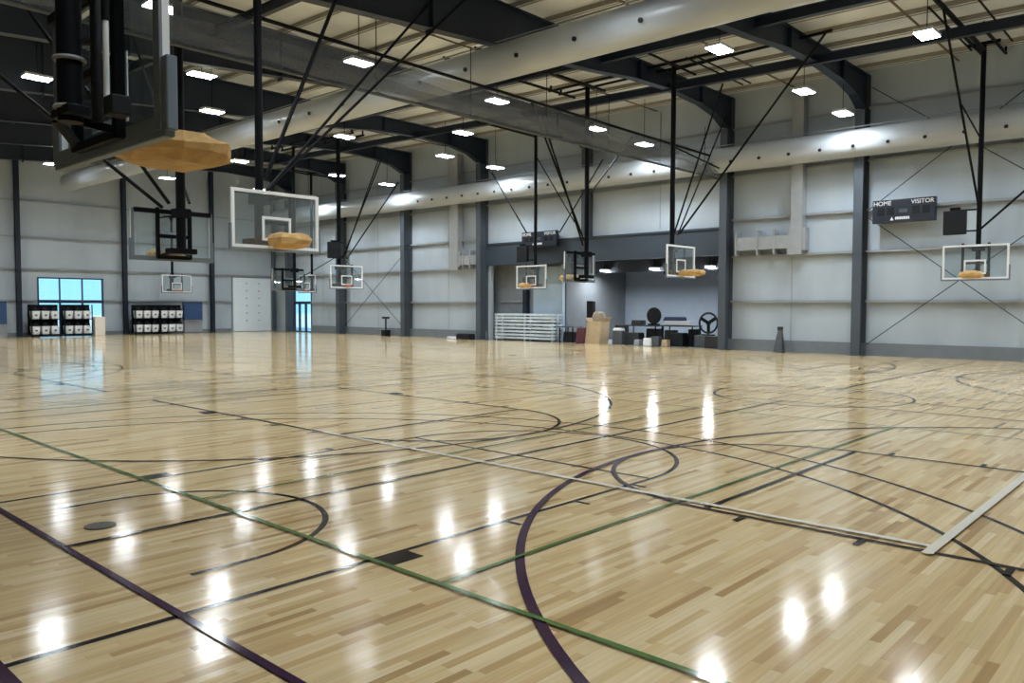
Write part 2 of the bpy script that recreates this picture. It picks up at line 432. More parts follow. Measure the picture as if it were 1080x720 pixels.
# plinth
b = MB(); b.box((X1-0.10,Y0,0),(X1,OY0-0.15,0.45)); struct(b.build('baseboard_right', PLINTH))
b = MB(); b.box((X1-0.10,OY1+0.15,0),(X1,45.2,0.45)); struct(b.build('baseboard_right_far', PLINTH))
b = MB(); b.box((X0,Y1-0.06,0),(WX0-.06,Y1,0.22)); struct(b.build('baseboard_far_left', PLINTH))
b = MB(); b.box((WX1+.06,Y1-0.06,0),(26.4,Y1,0.22)); struct(b.build('baseboard_far', PLINTH))

# --- ceiling: insulation facing, purlins and bridging
def zdeck(y): return ztop(y) + 0.24
c = MB(); n = 14
for i in range(n):
    a = Y0 + (Y1-Y0)*i/n; e = Y0 + (Y1-Y0)*(i+1)/n
    c.poly([(X0,a,zdeck(a)),(X0,e,zdeck(e)),(X1+T,e,zdeck(e)),(X1+T,a,zdeck(a))])
    c.poly([(X0,a,zdeck(a)+.1),(X0,e,zdeck(e)+.1),(X1+T,e,zdeck(e)+.1),(X1+T,a,zdeck(a)+.1)])
ceiling = struct(c.build('ceiling', DECK, loc=(0,0,0))); ceiling['org'] = (0,0,0)
x = 29.0
while x > X0:
    p = MB()
    for dz, ww in ((0.0, 0.05), (0.12, 0.012)):
        p.bar((x, Y0, ztop(Y0)+0.06+dz), (x, Y1, ztop(Y1)+0.06+dz), ww if dz == 0 else 0.012, 0.02 if dz == 0 else 0.15)
    p.build('purlin', PURL, ceiling); x -= 1.52
for a, b_ in zip([4.2]+FY[:-1], FY):
    y = (a+b_)/2; p = MB(); p.bar((X0, y, ztop(y)+0.03), (X1, y, ztop(y)+0.03), 0.05, 0.04); p.build('bridging', BROWN, ceiling)

# --- alcove behind the opening
A0, A1 = 14.2, 24.6
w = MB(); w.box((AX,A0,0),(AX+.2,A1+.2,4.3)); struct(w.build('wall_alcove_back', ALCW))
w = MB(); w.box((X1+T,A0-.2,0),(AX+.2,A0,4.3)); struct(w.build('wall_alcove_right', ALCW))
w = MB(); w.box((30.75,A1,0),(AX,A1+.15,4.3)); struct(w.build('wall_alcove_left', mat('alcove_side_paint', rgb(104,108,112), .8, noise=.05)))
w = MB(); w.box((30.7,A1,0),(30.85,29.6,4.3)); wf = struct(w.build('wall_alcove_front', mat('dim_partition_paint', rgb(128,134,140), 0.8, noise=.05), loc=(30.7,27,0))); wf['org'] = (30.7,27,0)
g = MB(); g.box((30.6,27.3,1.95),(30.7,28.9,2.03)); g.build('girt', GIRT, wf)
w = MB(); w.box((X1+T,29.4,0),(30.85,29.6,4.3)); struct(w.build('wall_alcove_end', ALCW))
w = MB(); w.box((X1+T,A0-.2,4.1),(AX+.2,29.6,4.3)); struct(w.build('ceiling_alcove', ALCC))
w = MB(); w.poly([(X1,A0-.2,-.002),(AX+.2,A0-.2,-.002),(AX+.2,29.6,-.002),(X1,29.6,-.002)]); struct(w.build('floor_alcove', CONC))
w = MB(); w.box((X1-0.14,15.45,OZ-0.05),(X1+T+.02,28.95,4.98)); w.box((X1-.2,15.45,4.9),(X1-.1,28.95,4.98)); w.box((X1-.2,15.45,OZ-.05),(X1-.1,28.95,OZ+.03))
struct(w.build('trim_1', HEADER))
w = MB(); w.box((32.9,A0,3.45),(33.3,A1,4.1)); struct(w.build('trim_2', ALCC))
# tall pale panel and dark post inside the opening
o = MB(); o.box((30.55,24.62,0.0),(30.68,26.5,3.74)); o.box((30.5,24.55,0),(30.7,24.66,3.8))
tag(o.build('partition_panel', mat('pale_blue_panel', rgb(158,176,192), .6, noise=.05, scale=2)), 'tall pale blue wall panel behind the white rail stack in the opening', 'panel')
o = MB(); o.box((30.4,26.85,0),(30.65,27.1,3.2)); tag(o.build('steel_post', RAFT), 'short dark post left of the pale blue panel in the opening', 'post')

# --- storefront window in the far wall, door glazing in the right wall
def storefront(root, P, zt, ztr, muls_top, muls_low, width, m_frame):
    """P(u, z, d): point at u along, height z, depth d"""
    def bx(u0, u1, z0, z1, d0=-0.05, d1=0.10):
        a, b = P(u0, z0, d0), P(u1, z1, d1); return a, b
    f = MB()
    for u in (0, width-0.07): f.box(*bx(u, u+0.07, 0, zt))
    f.box(*bx(0, width, zt-0.07, zt)); f.box(*bx(0, width, 0, 0.06))
    f.build('window_frame', m_frame, root)
    t = MB(); t.box(*bx(0, width, ztr-0.09, ztr+0.09, -0.08, .1)); t.build('transom_bar', m_frame, root)
    for u in muls_top:
        k = MB(); k.box(*bx(u-0.025, u+0.025, ztr+.09, zt-.07)); k.build('mullion', m_frame, root)
    for u in muls_low:
        k = MB(); k.box(*bx(u-0.04, u+0.04, .06, ztr-.09)); k.build('mullion', m_frame, root)
    p = MB(); p.box(*bx(0.07, width-.07, ztr+.09, zt-.07, 0.02, 0.03)); p.build('transom_glass', WGLASS, root)
    p = MB(); p.box(*bx(0.07, width-.07, .06, ztr-.09, 0.02, 0.03)); p.build('door_glass', WGLASS, root)
win = sroot('window_1', (WX0, Y1, 0))
storefront(win, lambda u, z, d: (WX0+u, Y1+d, z), WZ, 1.96, (1.15, 2.35), (1.15, 2.35), WX1-WX0, mat('navy_frame', rgb(34,46,74), .5))
dr = sroot('door_1', (X1, 45.25, 0))
storefront(dr, lambda u, z, d: (X1+d, 45.25+u, z), 2.85, 1.95, (), (0.75, 1.5), 2.3, mat('dark_door_frame', rgb(36,46,66), .5))
# big flush panel door in the far wall, two rows of small fasteners
dp = sroot('door_2', (28.0, Y1, 0))
d = MB(); d.box((26.55,Y1-.07,0.03),(29.35,Y1,3.62)); d.build('door_panel', DOORP, dp)
d = MB()
for x in (27.55, 28.45):
    for k in range(6): d.box((x-.05,Y1-.085,0.75+.5*k-.04),(x+.05,Y1-.06,0.75+.5*k+.04))
d.build('fasteners', HVAC, dp)
d = MB(); d.box((26.47,Y1-.1,0),(26.55,Y1,3.7)); d.box((29.35,Y1-.1,0),(29.43,Y1,3.7)); d.box((26.47,Y1-.1,3.62),(29.43,Y1,3.7)); d.build('door_frame', HVAC, dp)
# outside ground so the glazing looks onto something
g = MB(); g.poly([(-60,Y1+T,-.05),(120,Y1+T,-.05),(120,160,-.05),(-60,160,-.05)]); g.poly([(37,-20,-.05),(140,-20,-.05),(140,Y1+T,-.05),(37,Y1+T,-.05)])
struct(g.build('ground_outside', ASPH, loc=(0,0,-.05)))

# ------------------------------------------------------------------ steel frames
def rafter_profile(y):
    dz = 0.02*(y-10)
    return [(29.2, 8.75+dz), (28.4, 9.1+dz), (27.2, 9.3+dz), (25, 9.4+dz), (22.5, 9.3+dz), (20.5, 9.08+dz), (18, 8.9+dz), (16, 8.8+dz), (12, 8.5+dz), (8, 8.2+dz), (2, 7.8+dz), (-4, 8.2+dz), (X0+.2, 9.0+dz)]
names = ['portal whose column stands left of the near scoreboard', 'portal whose column is the right jamb of the alcove', 'portal whose short column stands on the alcove header',
         'portal whose column is the left jamb of the alcove', 'portal with column between the small post stand and the black bag', 'portal with column behind the hoop near the far right corner', 'portal nearest the far wall, column beside the glazed side door']
for i, y in enumerate(FY):
    zt = ztop(y); t = thing('steel_portal', 'dark slate steel ' + names[i], 'steel portal', (29.5, y, 0), 'portal frames')
    zb = 4.98 if i == 2 else 0.0; fw = 0.32 if i != 2 else 0.2
    k = MB(); s = MB()
    dz = 0.02*(y-10)
    k.hull8([(29.16-.0,y-fw/2,zb),(29.19,y-fw/2,zb),(29.19,y+fw/2,zb),(29.16,y+fw/2,zb),(29.16,y-fw/2,8.7+dz),(29.19,y-fw/2,8.7+dz),(29.19,y+fw/2,8.7+dz),(29.16,y+fw/2,8.7+dz)])
    k.box((29.74,y-fw/2,zb),(29.77,y+fw/2,zt)); k.box((29.18,y-.012,zb),(29.75,y+.012,8.9+dz))
    if zb == 0: k.box((29.1,y-fw/2-.05,0),(29.79,y+fw/2+.05,0.03))
    k.build('column', STEEL, t)
    pr = rafter_profile(y)
    r = MB(); r.prism([(a, y-.012, b) for a, b in pr] + [(X0+.2, y-.012, zt), (29.77, y-.012, zt), (29.77, y-.012, 8.75+dz)], (0, .024, 0))
    for a, b in zip(pr[:-1], pr[1:]): r.bar((a[0], y, a[1]), (b[0], y, b[1]), 0.30, 0.025)
    r.bar((X0+.2, y, zt), (29.77, y, zt), 0.30, 0.025)
    r.build('rafter', RAFT, t)
    for x in (27.2, 23, 18.3, 13.6, 9.0, 4.4):
        zz = [b for a, b in pr if a <= x][0]
        q = MB(); q.box((x-.008, y-.14, zz), (x+.008, y+.14, zt)); q.build('web_stiffener', RAFT, t)
# struts between frames, one per bay
def strut(x, ya, yb, z, lab):
    s = MB(); dz0, dz1 = .02*(ya-10), .02*(yb-10)
    for h, w_, t_ in ((0, .02, .26), (.13, .16, .02), (-.13, .16, .02)): s.bar((x, ya, z+dz0+h), (x, yb, z+dz1+h), w_, t_)
    tag(s.build('eave_strut', RAFT), lab, 'steel beam', 'beams between the roof frames')
ords = ['nearest', 'second', 'third', 'fourth', 'fifth', 'sixth']
for i, (a, b) in enumerate(zip([2.0]+FY[:5], FY[:6])):
    strut(24.9, a, b, 9.45, f'dark steel beam near the right wall in the {ords[i]} roof bay')
    strut(20.9, a, b, 9.55, f'dark steel beam just right of the free white duct in the {ords[i]} roof bay')
    if i > 1: strut(11.5, a, b, 9.5, f'dark steel beam left of the free white duct in the {ords[i]} roof bay')
# far wall wind columns
for x, lab in zip(FX[1:], ('left of the glazed storefront window', 'right of the glazed storefront window', 'left of the big flush panel door')):
    k = MB(); k.box((x-.115,Y1-.42,0),(x+.115,Y1-.40,10.4)); k.box((x-.115,Y1-.2,0),(x+.115,Y1-.18,10.4)); k.box((x-.01,Y1-.42,0),(x+.01,Y1-.18,10.4))
    tag(k.build('wind_column', RAFT), 'slim dark steel wall column ' + lab, 'steel column', 'slim columns of the far wall')
k = MB(); k.box((29.4,Y1-.3,0),(29.6,Y1-.1,10.4)); tag(k.build('corner_post', STEEL), 'slim dark steel post in the far right corner of the hall', 'steel column')

# cross bracing rods on the right wall
def xbrace(ya, yb, z0, z1, lab):
    t = thing('cross_bracing', lab, 'bracing rods', (X1-.3, (ya+yb)/2, z0))
    for a, b in (((ya, z0), (yb, z1)), ((yb, z0), (ya, z1))):
        k = MB(); k.tube((X1-.3, a[0], a[1]), (X1-.3, b[0], b[1]), .016, 6); k.build('rod', RAFT, t)
xbrace(9.8, 3.9, .4, 4.9, 'thin diagonal rods crossing low on the wall under the scoreboard')
xbrace(9.8, 3.9, 5.2, 9.5, 'thin diagonal rods crossing high on the wall above the scoreboard')
xbrace(41.2, 35.5, .5, 4.7, 'thin diagonal rods crossing on the wall behind the small post stand')

# ------------------------------------------------------------------ ducts
def duct(x, z, r, y0, y1, lab, ports, side):
    t = thing('fabric_duct', lab, 'air duct', (x, y0, z-r))
    d = MB(); n = 28
    segs = 60
    for i in range(segs):
        a = y0+(y1-y0)*i/segs; b = y0+(y1-y0)*(i+1)/segs
        d.tube((x, a, z+.004*(a-15)), (x, b, z+.004*(b-15)), r, n, caps=(i in (0, segs-1)))
    d.build('duct_sleeve', DUCT, t, smooth=True)
    for y in ports:
        zz = z+.004*(y-15)
        for sgn, ang in ((-1, -0.35),) if side == 'r' else ((-1, -.25),):
            c = V((x + sgn*math.cos(ang)*r*.99, y, zz + math.sin(ang)*r*.99)); nrm = V((sgn*math.cos(ang), 0, math.sin(ang)))
            p = MB(); p.tube(c - nrm*.02, c + nrm*.05, .06, 8); p.build('air_nozzle', BLACKP, t)
    tr = MB(); tr.bar((x, y0, z+r+.03), (x, y1, z+r+.03+.004*(y1-y0)), .04, .03); tr.build('hanging_track', GIRT, t)
duct(15.9, 8.36, .47, -2, 47.5, 'long white fabric air duct hanging free across the middle of the hall', [10.2+1.9*k for k in range(9)], 'l')
duct(28.95, 7.52, .48, -1, 48, 'long white fabric air duct running along the right wall', [4.3+1.15*k for k in range(26)], 'r')

# hvac drops on the right wall
def hvac(y, w_, ztop_, zb, ye, lab):
    t = thing('hvac_duct', lab, 'air duct', (29.6, y, zb))
    k = MB(); k.box((29.32,y-w_/2,zb),(29.72,y+w_/2,ztop_)); k.build('riser', HVAC, t)
    k = MB(); k.box((29.38,min(y,ye),zb+.25),(29.72,max(y,ye),zb+.75)); k.build('branch', HVAC, t)
    k = MB(); k.box((29.35,y-w_/2-.12,zb+.15),(29.74,y-w_/2,zb+1.0)); k.box((29.35,y+w_/2,zb),(29.74,y+w_/2+.12,zb+.95)); k.build('collar', HVAC, t)
    for q in (.02, .62, .97):
        yy = y + (ye-y)*q if q > .1 else y + (ye-y)*.35
        k = MB(); k.box((29.34,yy-.03,zb+.05),(29.74,yy+.03,zb+1.0)); k.build('hanger_strap', GIRT, t)
hvac(12.37, .44, 9.6, 3.72, 14.9, 'grey sheet metal duct riser right of the alcove opening, with side branch')
hvac(31.1, .62, 9.8, 3.68, 29.2, 'grey sheet metal duct riser left of the alcove opening, with side branch')

# ------------------------------------------------------------------ rolled divider curtain
CY = 15.55
t = thing('divider_curtain', 'rolled up grey mesh divider curtain hanging across the hall under the roof frames', 'curtain', (8, CY, 6.85))
def curtain_sheet(yo, z0, z1, nm):
    k = MB(); n = 90; rng = random.Random(int(abs(yo)*1000)+3); prev = None
    for i in range(n+1):
        x = -6 + 35.3*i/n
        rows = [V((x, CY+yo+.05*math.sin(i*1.3+j*2.1+yo*9), z0+(z1-z0)*j/5 + (.02*math.sin(i*.9+j) if 0 < j < 5 else .03*math.sin(i*.7)))) for j in range(6)]
        if prev:
            for j in range(5): k.poly([prev[j], rows[j], rows[j+1], prev[j+1]])
        prev = rows
    k.build(nm, NET, t, smooth=True)
curtain_sheet(-.16, 6.9, 7.40, 'mesh_fold'); curtain_sheet(.0, 6.86, 7.74, 'mesh_fold'); curtain_sheet(.17, 6.92, 7.3, 'mesh_fold')
k = MB(); k.tube((-6, CY, 7.98), (29.3, CY, 7.68), .045, 8); k.build('drive_pipe', BLACK, t)
k = MB(); k.tube((-6, CY, 6.86), (29.3, CY, 6.86), .04, 8); k.build('bottom_batten', GREYE, t)
for i in range(9):
    x = 2.5+3.2*i; k = MB(); k.tube((x, CY, 6.85), (x, CY, 8.75), .012, 5); k.build('lift_strap', BLACK, t)

# ------------------------------------------------------------------ high bay lights
LZ = 8.63
GX = [2.6, 8.3, 13.9, 19.6, 25.2, 28.3]; GY = [2.0, 10.45, 18.65, 27.3, 35.8, 43.7]
spots = []
for j, y in enumerate(GY):
    for i, x in enumerate(GX):
        spots.append((x, y, f'LED high bay light, {["first","second","third","fourth","fifth","sixth"][len(GX)-1-i]} from the right wall {["in the row above the camera","in the nearest visible row","in the second visible row","in the third visible row","in the fourth visible row","in the farthest row"][j]}'))
spots += [(22.0, 6.0, 'LED high bay light between rows, just left of the mast of the rightmost hoop'),
          (11.5, 23.2, 'LED high bay light between rows, left of the free hanging white duct'),
          (22.3, 23.1, 'LED high bay light between rows, right of the free hanging white duct')]
for x, y, lab in spots:
    z = LZ + .004*(y-20)
    if x > 28: x, y, z = 27.5, y*.962, z - .35
    t = thing('high_bay_light', lab, 'light', (x, y, z), 'high bay LED lights')
    k = MB(); k.box((x-.38,y-.23,z+.02),(x+.38,y+.23,z+.1)); k.build('housing', HOUS, t)
    for s in (-1, 1):
        k = MB(); k.box((x-.36,y+s*.115-.1,z),(x+.36,y+s*.115+.1,z+.02)); k.build('lens', LENS, t)
    k = MB(); k.tube((x,y,z+.1),(x,y,ztop(y)-.02),.012,5); k.build('drop_cable', BLACK, t)
    la = bpy.data.lights.get('led_beam') or bpy.data.lights.new('led_beam', 'AREA')
    la.shape = 'RECTANGLE'; la.size = .7; la.size_y = .4; la.energy = 112; la.spread = math.radians(142); la.color = (.86,.945,1.0)
    lo = bpy.data.objects.new('led_beam', la); col.objects.link(lo); lo.parent = t; lo.location = (0,0,-.012)
for i, y in enumerate((17.75, 20.7, 23.6)):
    t = thing('alcove_light', f'small LED light under the alcove ceiling, {["rightmost","middle","leftmost"][i]} of its three', 'light', (32.7, y, 3.5), 'alcove lights')
    k = MB(); k.box((32.5,y-.17,3.57),(32.85,y+.17,3.62)); k.build('housing', HOUS, t)
    k = MB(); k.box((32.52,y-.15,3.53),(32.83,y+.15,3.57)); k.build('lens', LENS2, t)
    k = MB(); k.tube((32.7,y,3.62),(32.7,y,4.1),.02,5); k.build('drop_cable', BLACK, t)
    la = bpy.data.lights.get('alcove_beam') or bpy.data.lights.new('alcove_beam', 'AREA')
    la.shape = 'RECTANGLE'; la.size = .3; la.size_y = .3; la.energy = 110; la.spread = math.radians(165); la.color = (.86,.945,1.0)
    lo = bpy.data.objects.new('alcove_beam', la); col.objects.link(lo); lo.parent = t; lo.location = (0,0,.02)


# ------------------------------------------------------------------ basketball hoops
def wrap_mesh(c, f, s, L, W_, h, seed):
    rng = random.Random(seed); k = MB(); n = 14; rows = []
    for zz, q in ((-h*.5, .72), (-h*.28, .97), (h*.1, 1.0), (h*.42, .86), (h*.55, .55)):
        ring = []
        for i in range(n):
            a = 2*math.pi*i/n; rr = q*(1+rng.uniform(-.08, .08))
            ring.append(V(c) + V(f)*(math.cos(a)*L*rr) + V(s)*(math.sin(a)*W_*rr) + V((0,0,zz+rng.uniform(-.02,.02))))
        rows.append(ring)
    i0 = len(k.v)
    for r in rows: k.v += r
    for j in range(len(rows)-1):
        for i in range(n): k.f.append((i0+j*n+i, i0+j*n+(i+1)%n, i0+(j+1)*n+(i+1)%n, i0+(j+1)*n+i)); k.mi.append(0)
    k.f.append(tuple(i0+i for i in reversed(range(n)))); k.mi.append(0)
    e = i0+(len(rows)-1)*n; k.f.append(tuple(e+i for i in range(n))); k.mi.append(0)
    return k
def hoop(lab, x, y, z, face, stays=(), mast_top=None, cover=True, bw=1.83, bh=1.07, mo=.6, mr=.075, pad_w=.02, rear_w=.07, foot=1.0, cov_dz=.13, rim_z=.15, seed=1, mast_side=0.0, lines=True, wrapL=.42, wrapW=.36, frame_w=.06, wrap_h=.2):
    """x,y,z: middle of the glass bottom edge; face: unit vector the rim points to"""
    f = V((face[0], face[1], 0)).normalized(); s = V((-f.y, f.x, 0)); up = V((0,0,1)); c = V((x, y, z))
    mt = mast_top or (ztop(y) + .05)
    t = thing('basketball_hoop', lab, 'basketball hoop', (x, y, z), 'ceiling hung basketball hoops')
    def P(a, b, h): return c + s*a + f*b + up*h
    hw = bw/2
    k = MB(); k.obox(P(0,0,bh/2), s, f, up, hw-.02, .008, bh/2-.02); k.build('backboard_glass', BGLASS, t)
    k = MB()
    for q in (-1, 1): k.obox(P(q*(hw-frame_w/2),0,bh/2), s, f, up, frame_w/2, .022, bh/2)
    k.obox(P(0,0,bh-frame_w/2), s, f, up, hw-frame_w, .021, frame_w/2); k.obox(P(0,0,frame_w/2), s, f, up, hw-frame_w, .021, frame_w/2)
    k.build('backboard_frame', WHITEP, t)
    k = MB()
    for q in (-1, 1): k.obox(P(q*(hw-frame_w/2),-.032,bh/2), s, f, up, frame_w/2, .01, bh/2)
    for h in (bh-frame_w/2, frame_w/2): k.obox(P(0,-.032,h), s, f, up, hw-frame_w, .01, frame_w/2)
    k.build('rear_frame', GREYPAD, t)
    k = MB()
    for q in (-1, 1): k.obox(P(q*.28,.012,.15+.225), s, f, up, .025, .004, .225)
    k.obox(P(0,.012,.15+.425), s, f, up, .255, .004, .025); k.obox(P(0,.012,.175), s, f, up, .255, .004, .025)
    k.build('target_square', WHITEP, t)
    k = MB(); k.obox(P(0,0,-.02), s, f, up, hw+.035, .035, .025)
    for q in (-1, 1): k.obox(P(q*(hw+.018),0,.21), s, f, up, pad_w, .034, .22)
    k.build('edge_padding', GREYPAD, t, bevel=.01)
    # back frame
    k = MB()
    for q in (-1, 1):
        k.bar(P(q*.36,-.07,.02), P(q*.36,-.07,bh+.05), rear_w, .06)
        k.bar(P(q*.36,-.07,.06), P(q*.05,-mo,.16), .05); k.bar(P(q*.36,-.07,bh-.05), P(q*.05,-mo,bh-.1), .05)
    for h in (.04, .5, bh-.03): k.bar(P(-.38,-.07,h), P(.38,-.07,h), .06, rear_w*.8)
    k.bar(P(-.86,-.06,bh-.03), P(.86,-.06,bh-.03), .05, rear_w)
    k.build('back_frame', BLACK, t)
    k = MB(); k.tube(P(mast_side,-mo,.1), V((x,y,mt)) - f*mo + s*mast_side, mr, 12); k.build('mast', BLACK, t, smooth=True)
    k = MB(); k.obox(P(mast_side,-mo,bh-.08), s, f, up, .16*foot, .14*foot, .1); k.build('mast_clamp', BLACK, t, bevel=.01)
    k = MB(); k.obox(P(mast_side,-mo,.16), s, f, up, .3*foot, .14*foot, .06*foot); k.build('mast_foot', BLACK, t, bevel=.01)
    # rim
    k = MB(); k.ring(P(0,.38,rim_z), s, f, .23, .012, 28, 6); k.obox(P(0,.08,rim_z-.02), s, f, up, .07, .07, .03); k.build('rim', ORANGE, t, smooth=True)
    if cover:
        o_ = wrap_mesh(P(0,.44,cov_dz), f, s, wrapL, wrapW, wrap_h, seed).build('rim_cover', WRAP, t)
    # top mount: pair of support pipes fixed to the roof
    m = V((x,y,mt)) - f*mo + s*mast_side
    k = MB()
    for q in (-.3, .3):
        k.bar(m + s*q - f*1.6, m + s*q + f*1.6, .07)
    k.bar(m - s*.45, m + s*.45, .09)
    for q in (-1.5, 1.5):
        for r in (-.3, .3): k.bar(m + s*r + f*q, m + s*r + f*q + up*.2, .06)
    k.build('roof_mount', BLACK, t)
    for p0, p1, r in stays:
        k = MB(); k.tube(p0, p1, r, 7); k.build('stay_brace', BLACK, t)
    return t

# near hoop, top left of the picture
h1 = hoop('basketball hoop hanging closest to the camera at upper left, tan cover over its rim', 2.15, 5.68, 2.79, (1,0), mast_top=9.4, mo=.3, mr=.075, seed=3, bw=1.8, wrapL=.40, wrapW=.38, cov_dz=.06, rim_z=.06, mast_side=-.2, foot=.5, frame_w=.085, wrap_h=.19, pad_w=.06,
     stays=[((1.85,5.4,3.9),(1.85,3.4,9.2),.03), ((1.85,6.2,3.9),(1.85,9.6,9.0),.035), ((1.8,5.7,3.9),(-2.5,5.9,9.2),.04)])
# extra lift gear of the near hoop
k = MB(); k.tube((1.98,5.24,2.95),(1.98,5.24,3.55),.018,10); k.build('lift_actuator', WHITEP, h1, smooth=True)
k = MB(); k.tube((1.98,5.24,3.5),(1.98,5.24,8.6),.024,10); k.build('actuator_sleeve', BLACK, h1, smooth=True)
k = MB(); k.box((1.94,5.06,2.9),(2.06,5.2,3.02)); k.build('winch_box', BLACKP, h1, bevel=.01)
k = MB(); k.bar((1.98,5.40,2.9),(1.98,5.40,8.8),.05); 
for h in (3.05, 3.4, 3.75, 4.1): k.bar((1.9,5.46,h),(1.98,5.40,h),.03)
k.build('guide_rail', DARKP, h1)
for h in (2.98, 3.28):
    k = MB(); k.ring((1.85,5.48,h), (1,0,0), (0,1,0), .085, .014, 20, 6); k.build('mast_band', HVAC, h1, smooth=True)

hoop('basketball hoop facing the camera at centre left, tan cover over its rim', 8.07, 13.41, 2.80, (0,-1), seed=5, wrapL=.40, wrapW=.40, mast_top=9.6, rear_w=.09, wrap_h=.24,
     stays=[((8.25,14.0,4.0),(13.6,13.9,9.2),.03), ((8.2,14.0,3.95),(12.9,14.1,9.2),.03), ((8.2,14.0,4.2),(10.35,13.95,9.3),.04)])
hoop('basketball hoop seen from behind at left, its black frame filling the glass', 8.01, 17.64, 2.77, (0,1), mr=.1, mo=.42, mast_top=9.7, seed=6, rear_w=.1,
     stays=[((7.75,17.2,3.95),(3.6,17.1,9.2),.04), ((7.6,17.2,3.85),(2.0,17.2,7.9),.04), ((8.2,17.2,4.0),(8.9,22.2,9.5),.03)])
hoop('basketball hoop in front of the right wall, under the near scoreboard', 27.85, 6.06, 2.61, (-1,0), seed=8, mast_top=9.9, mo=.38, wrapL=.34, wrapW=.34,
     stays=[((28.1,6.06,4.9),(23.6,6.06,9.75),.035), ((28.2,6.1,4.1),(28.2,1.4,8.5),.035), ((28.2,6.06,6.95),(25.8,6.06,7.55),.025), ((28.2,6.06,9.7),(22.6,6.06,9.75),.07), ((28.2,6.4,9.75),(23.6,6.4,9.8),.03), ((28.2,5.3,9.8),(22.6,5.3,9.85),.03)])
hoop('basketball hoop with its rim pointing right, hanging before the alcove right half', 23.9, 14.08, 2.75, (0,-1), seed=9, mast_top=9.95, mo=.35, mr=.085, wrapL=.46, wrapW=.4,
     stays=[((24.0,14.2,4.25),(23.9,9.25,9.9),.035), ((23.95,14.4,4.2),(23.9,12.6,9.0),.03), ((24.2,14.4,4.2),(27.6,14.4,8.9),.025), ((23.9,14.6,9.8),(23.9,9.1,9.9),.05), ((24.6,14.0,9.7),(20.6,14.0,9.75),.04), ((26.5,13.2,9.6),(22.6,13.2,9.65),.03), ((26.5,12.9,9.6),(22.6,12.9,9.65),.03), ((23.9,14.4,7.2),(27.2,14.45,6.9),.03)])
hoop('basketball hoop seen from behind, hanging in front of the alcove middle', 23.75, 18.31, 2.69, (0,1), seed=10, mast_top=9.9, mr=.085, mo=.32, rear_w=.09,
     stays=[((23.6,18.0,4.2),(20.4,17.8,8.6),.035), ((23.55,18.0,4.0),(21.0,17.9,8.4),.035), ((23.9,17.9,6.0),(26.4,17.8,8.4),.03), ((23.9,17.3,9.6),(17.2,17.3,9.55),.05), ((23.9,18.7,9.6),(17.2,18.7,9.55),.05), ((20.4,16.6,9.5),(20.4,19.4,9.5),.05), ((18.2,16.6,9.5),(18.2,19.4,9.5),.04)])
hoop('basketball hoop in front of the alcove left half, below the far scoreboard', 27.85, 24.3, 2.57, (-1,0), seed=11, mast_top=9.8, mo=.3, wrapL=.3, wrapW=.25,
     stays=[((28.2,24.9,5.2),(28.2,27.2,8.3),.035), ((28.2,22.9,5.1),(28.2,20.5,8.1),.03), ((28.15,24.2,8.6),(28.15,22.0,5.5),.025), ((28.1,24.3,9.6),(24.4,24.3,9.65),.05)])
hoop('basketball hoop facing the camera in front of a column near the far right corner', 22.27, 30.93, 2.57, (0,-1), seed=12, cover=False, mast_top=9.6, mr=.1, rear_w=.09,
     stays=[((22.6,31.5,4.2),(24.6,31.5,8.9),.03), ((22.7,31.5,4.0),(25.9,31.5,8.0),.03), ((22.4,31.4,4.0),(22.3,28.3,8.3),.03), ((22.2,31.5,4.1),(20.0,31.6,2.9),.02)])
hoop('basketball hoop seen from behind against the far corner, beside the big flush panel door', 22.3, 36.0, 2.55, (0,1), seed=13, cover=False, mast_top=9.8, rear_w=.11)
hoop('basketball hoop farthest down the right wall, next to the glazed side door', 27.65, 42.5, 2.58, (-1,0), seed=14, cover=False, mast_top=9.9, mo=.35)
hoop('small distant basketball hoop in front of the far wall above the black racks', 22.1, 48.2, 2.55, (0,-1), seed=15, cover=False, mast_top=7.2)
hoop('basketball hoop hanging deep in the hall beyond the near hoop, past the left picture edge', 2.15, 25.3, 2.75, (1,0), seed=16, mast_top=9.6, stays=[((2.0,24.8,4.0),(2.0,20.2,8.9),.035)])

# ------------------------------------------------------------------ shot clocks, scoreboards
def shot_clock(lab, c, f, s, arm):
    t = thing('shot_clock', lab, 'shot clock', c)
    c, f, s = V(c), V(f), V(s); up = V((0,0,1))
    k = MB(); k.obox(c+up*.4, s, f, up, .33, .08, .38); k.build('clock_case', BLACKP, t, bevel=.03)
    k = MB(); k.obox(c+up*.82, s, f, up, .14, .06, .05); k.build('horn_box', BLACK, t)
    k = MB()
    for h in (.12, .78): k.bar(c+up*h, c+up*h+V(arm), .05)
    k.build('mounting_arm', BLACK, t)
shot_clock('dark shot clock box beside the mast of the hoop under the near scoreboard', (28.15, 6.72, 4.02), (-1,0,0), (0,1,0), (.08,-.62,0))
shot_clock('dark shot clock box on the mast of the hoop below the far scoreboard', (28.15, 25.1, 3.8), (-1,0,0), (0,1,0), (.0,-.78,0))
shot_clock('dark shot clock box on the mast of the hoop near the far right corner', (21.9, 31.4, 3.95), (0,-1,0), (1,0,0), (.55,.05,0))
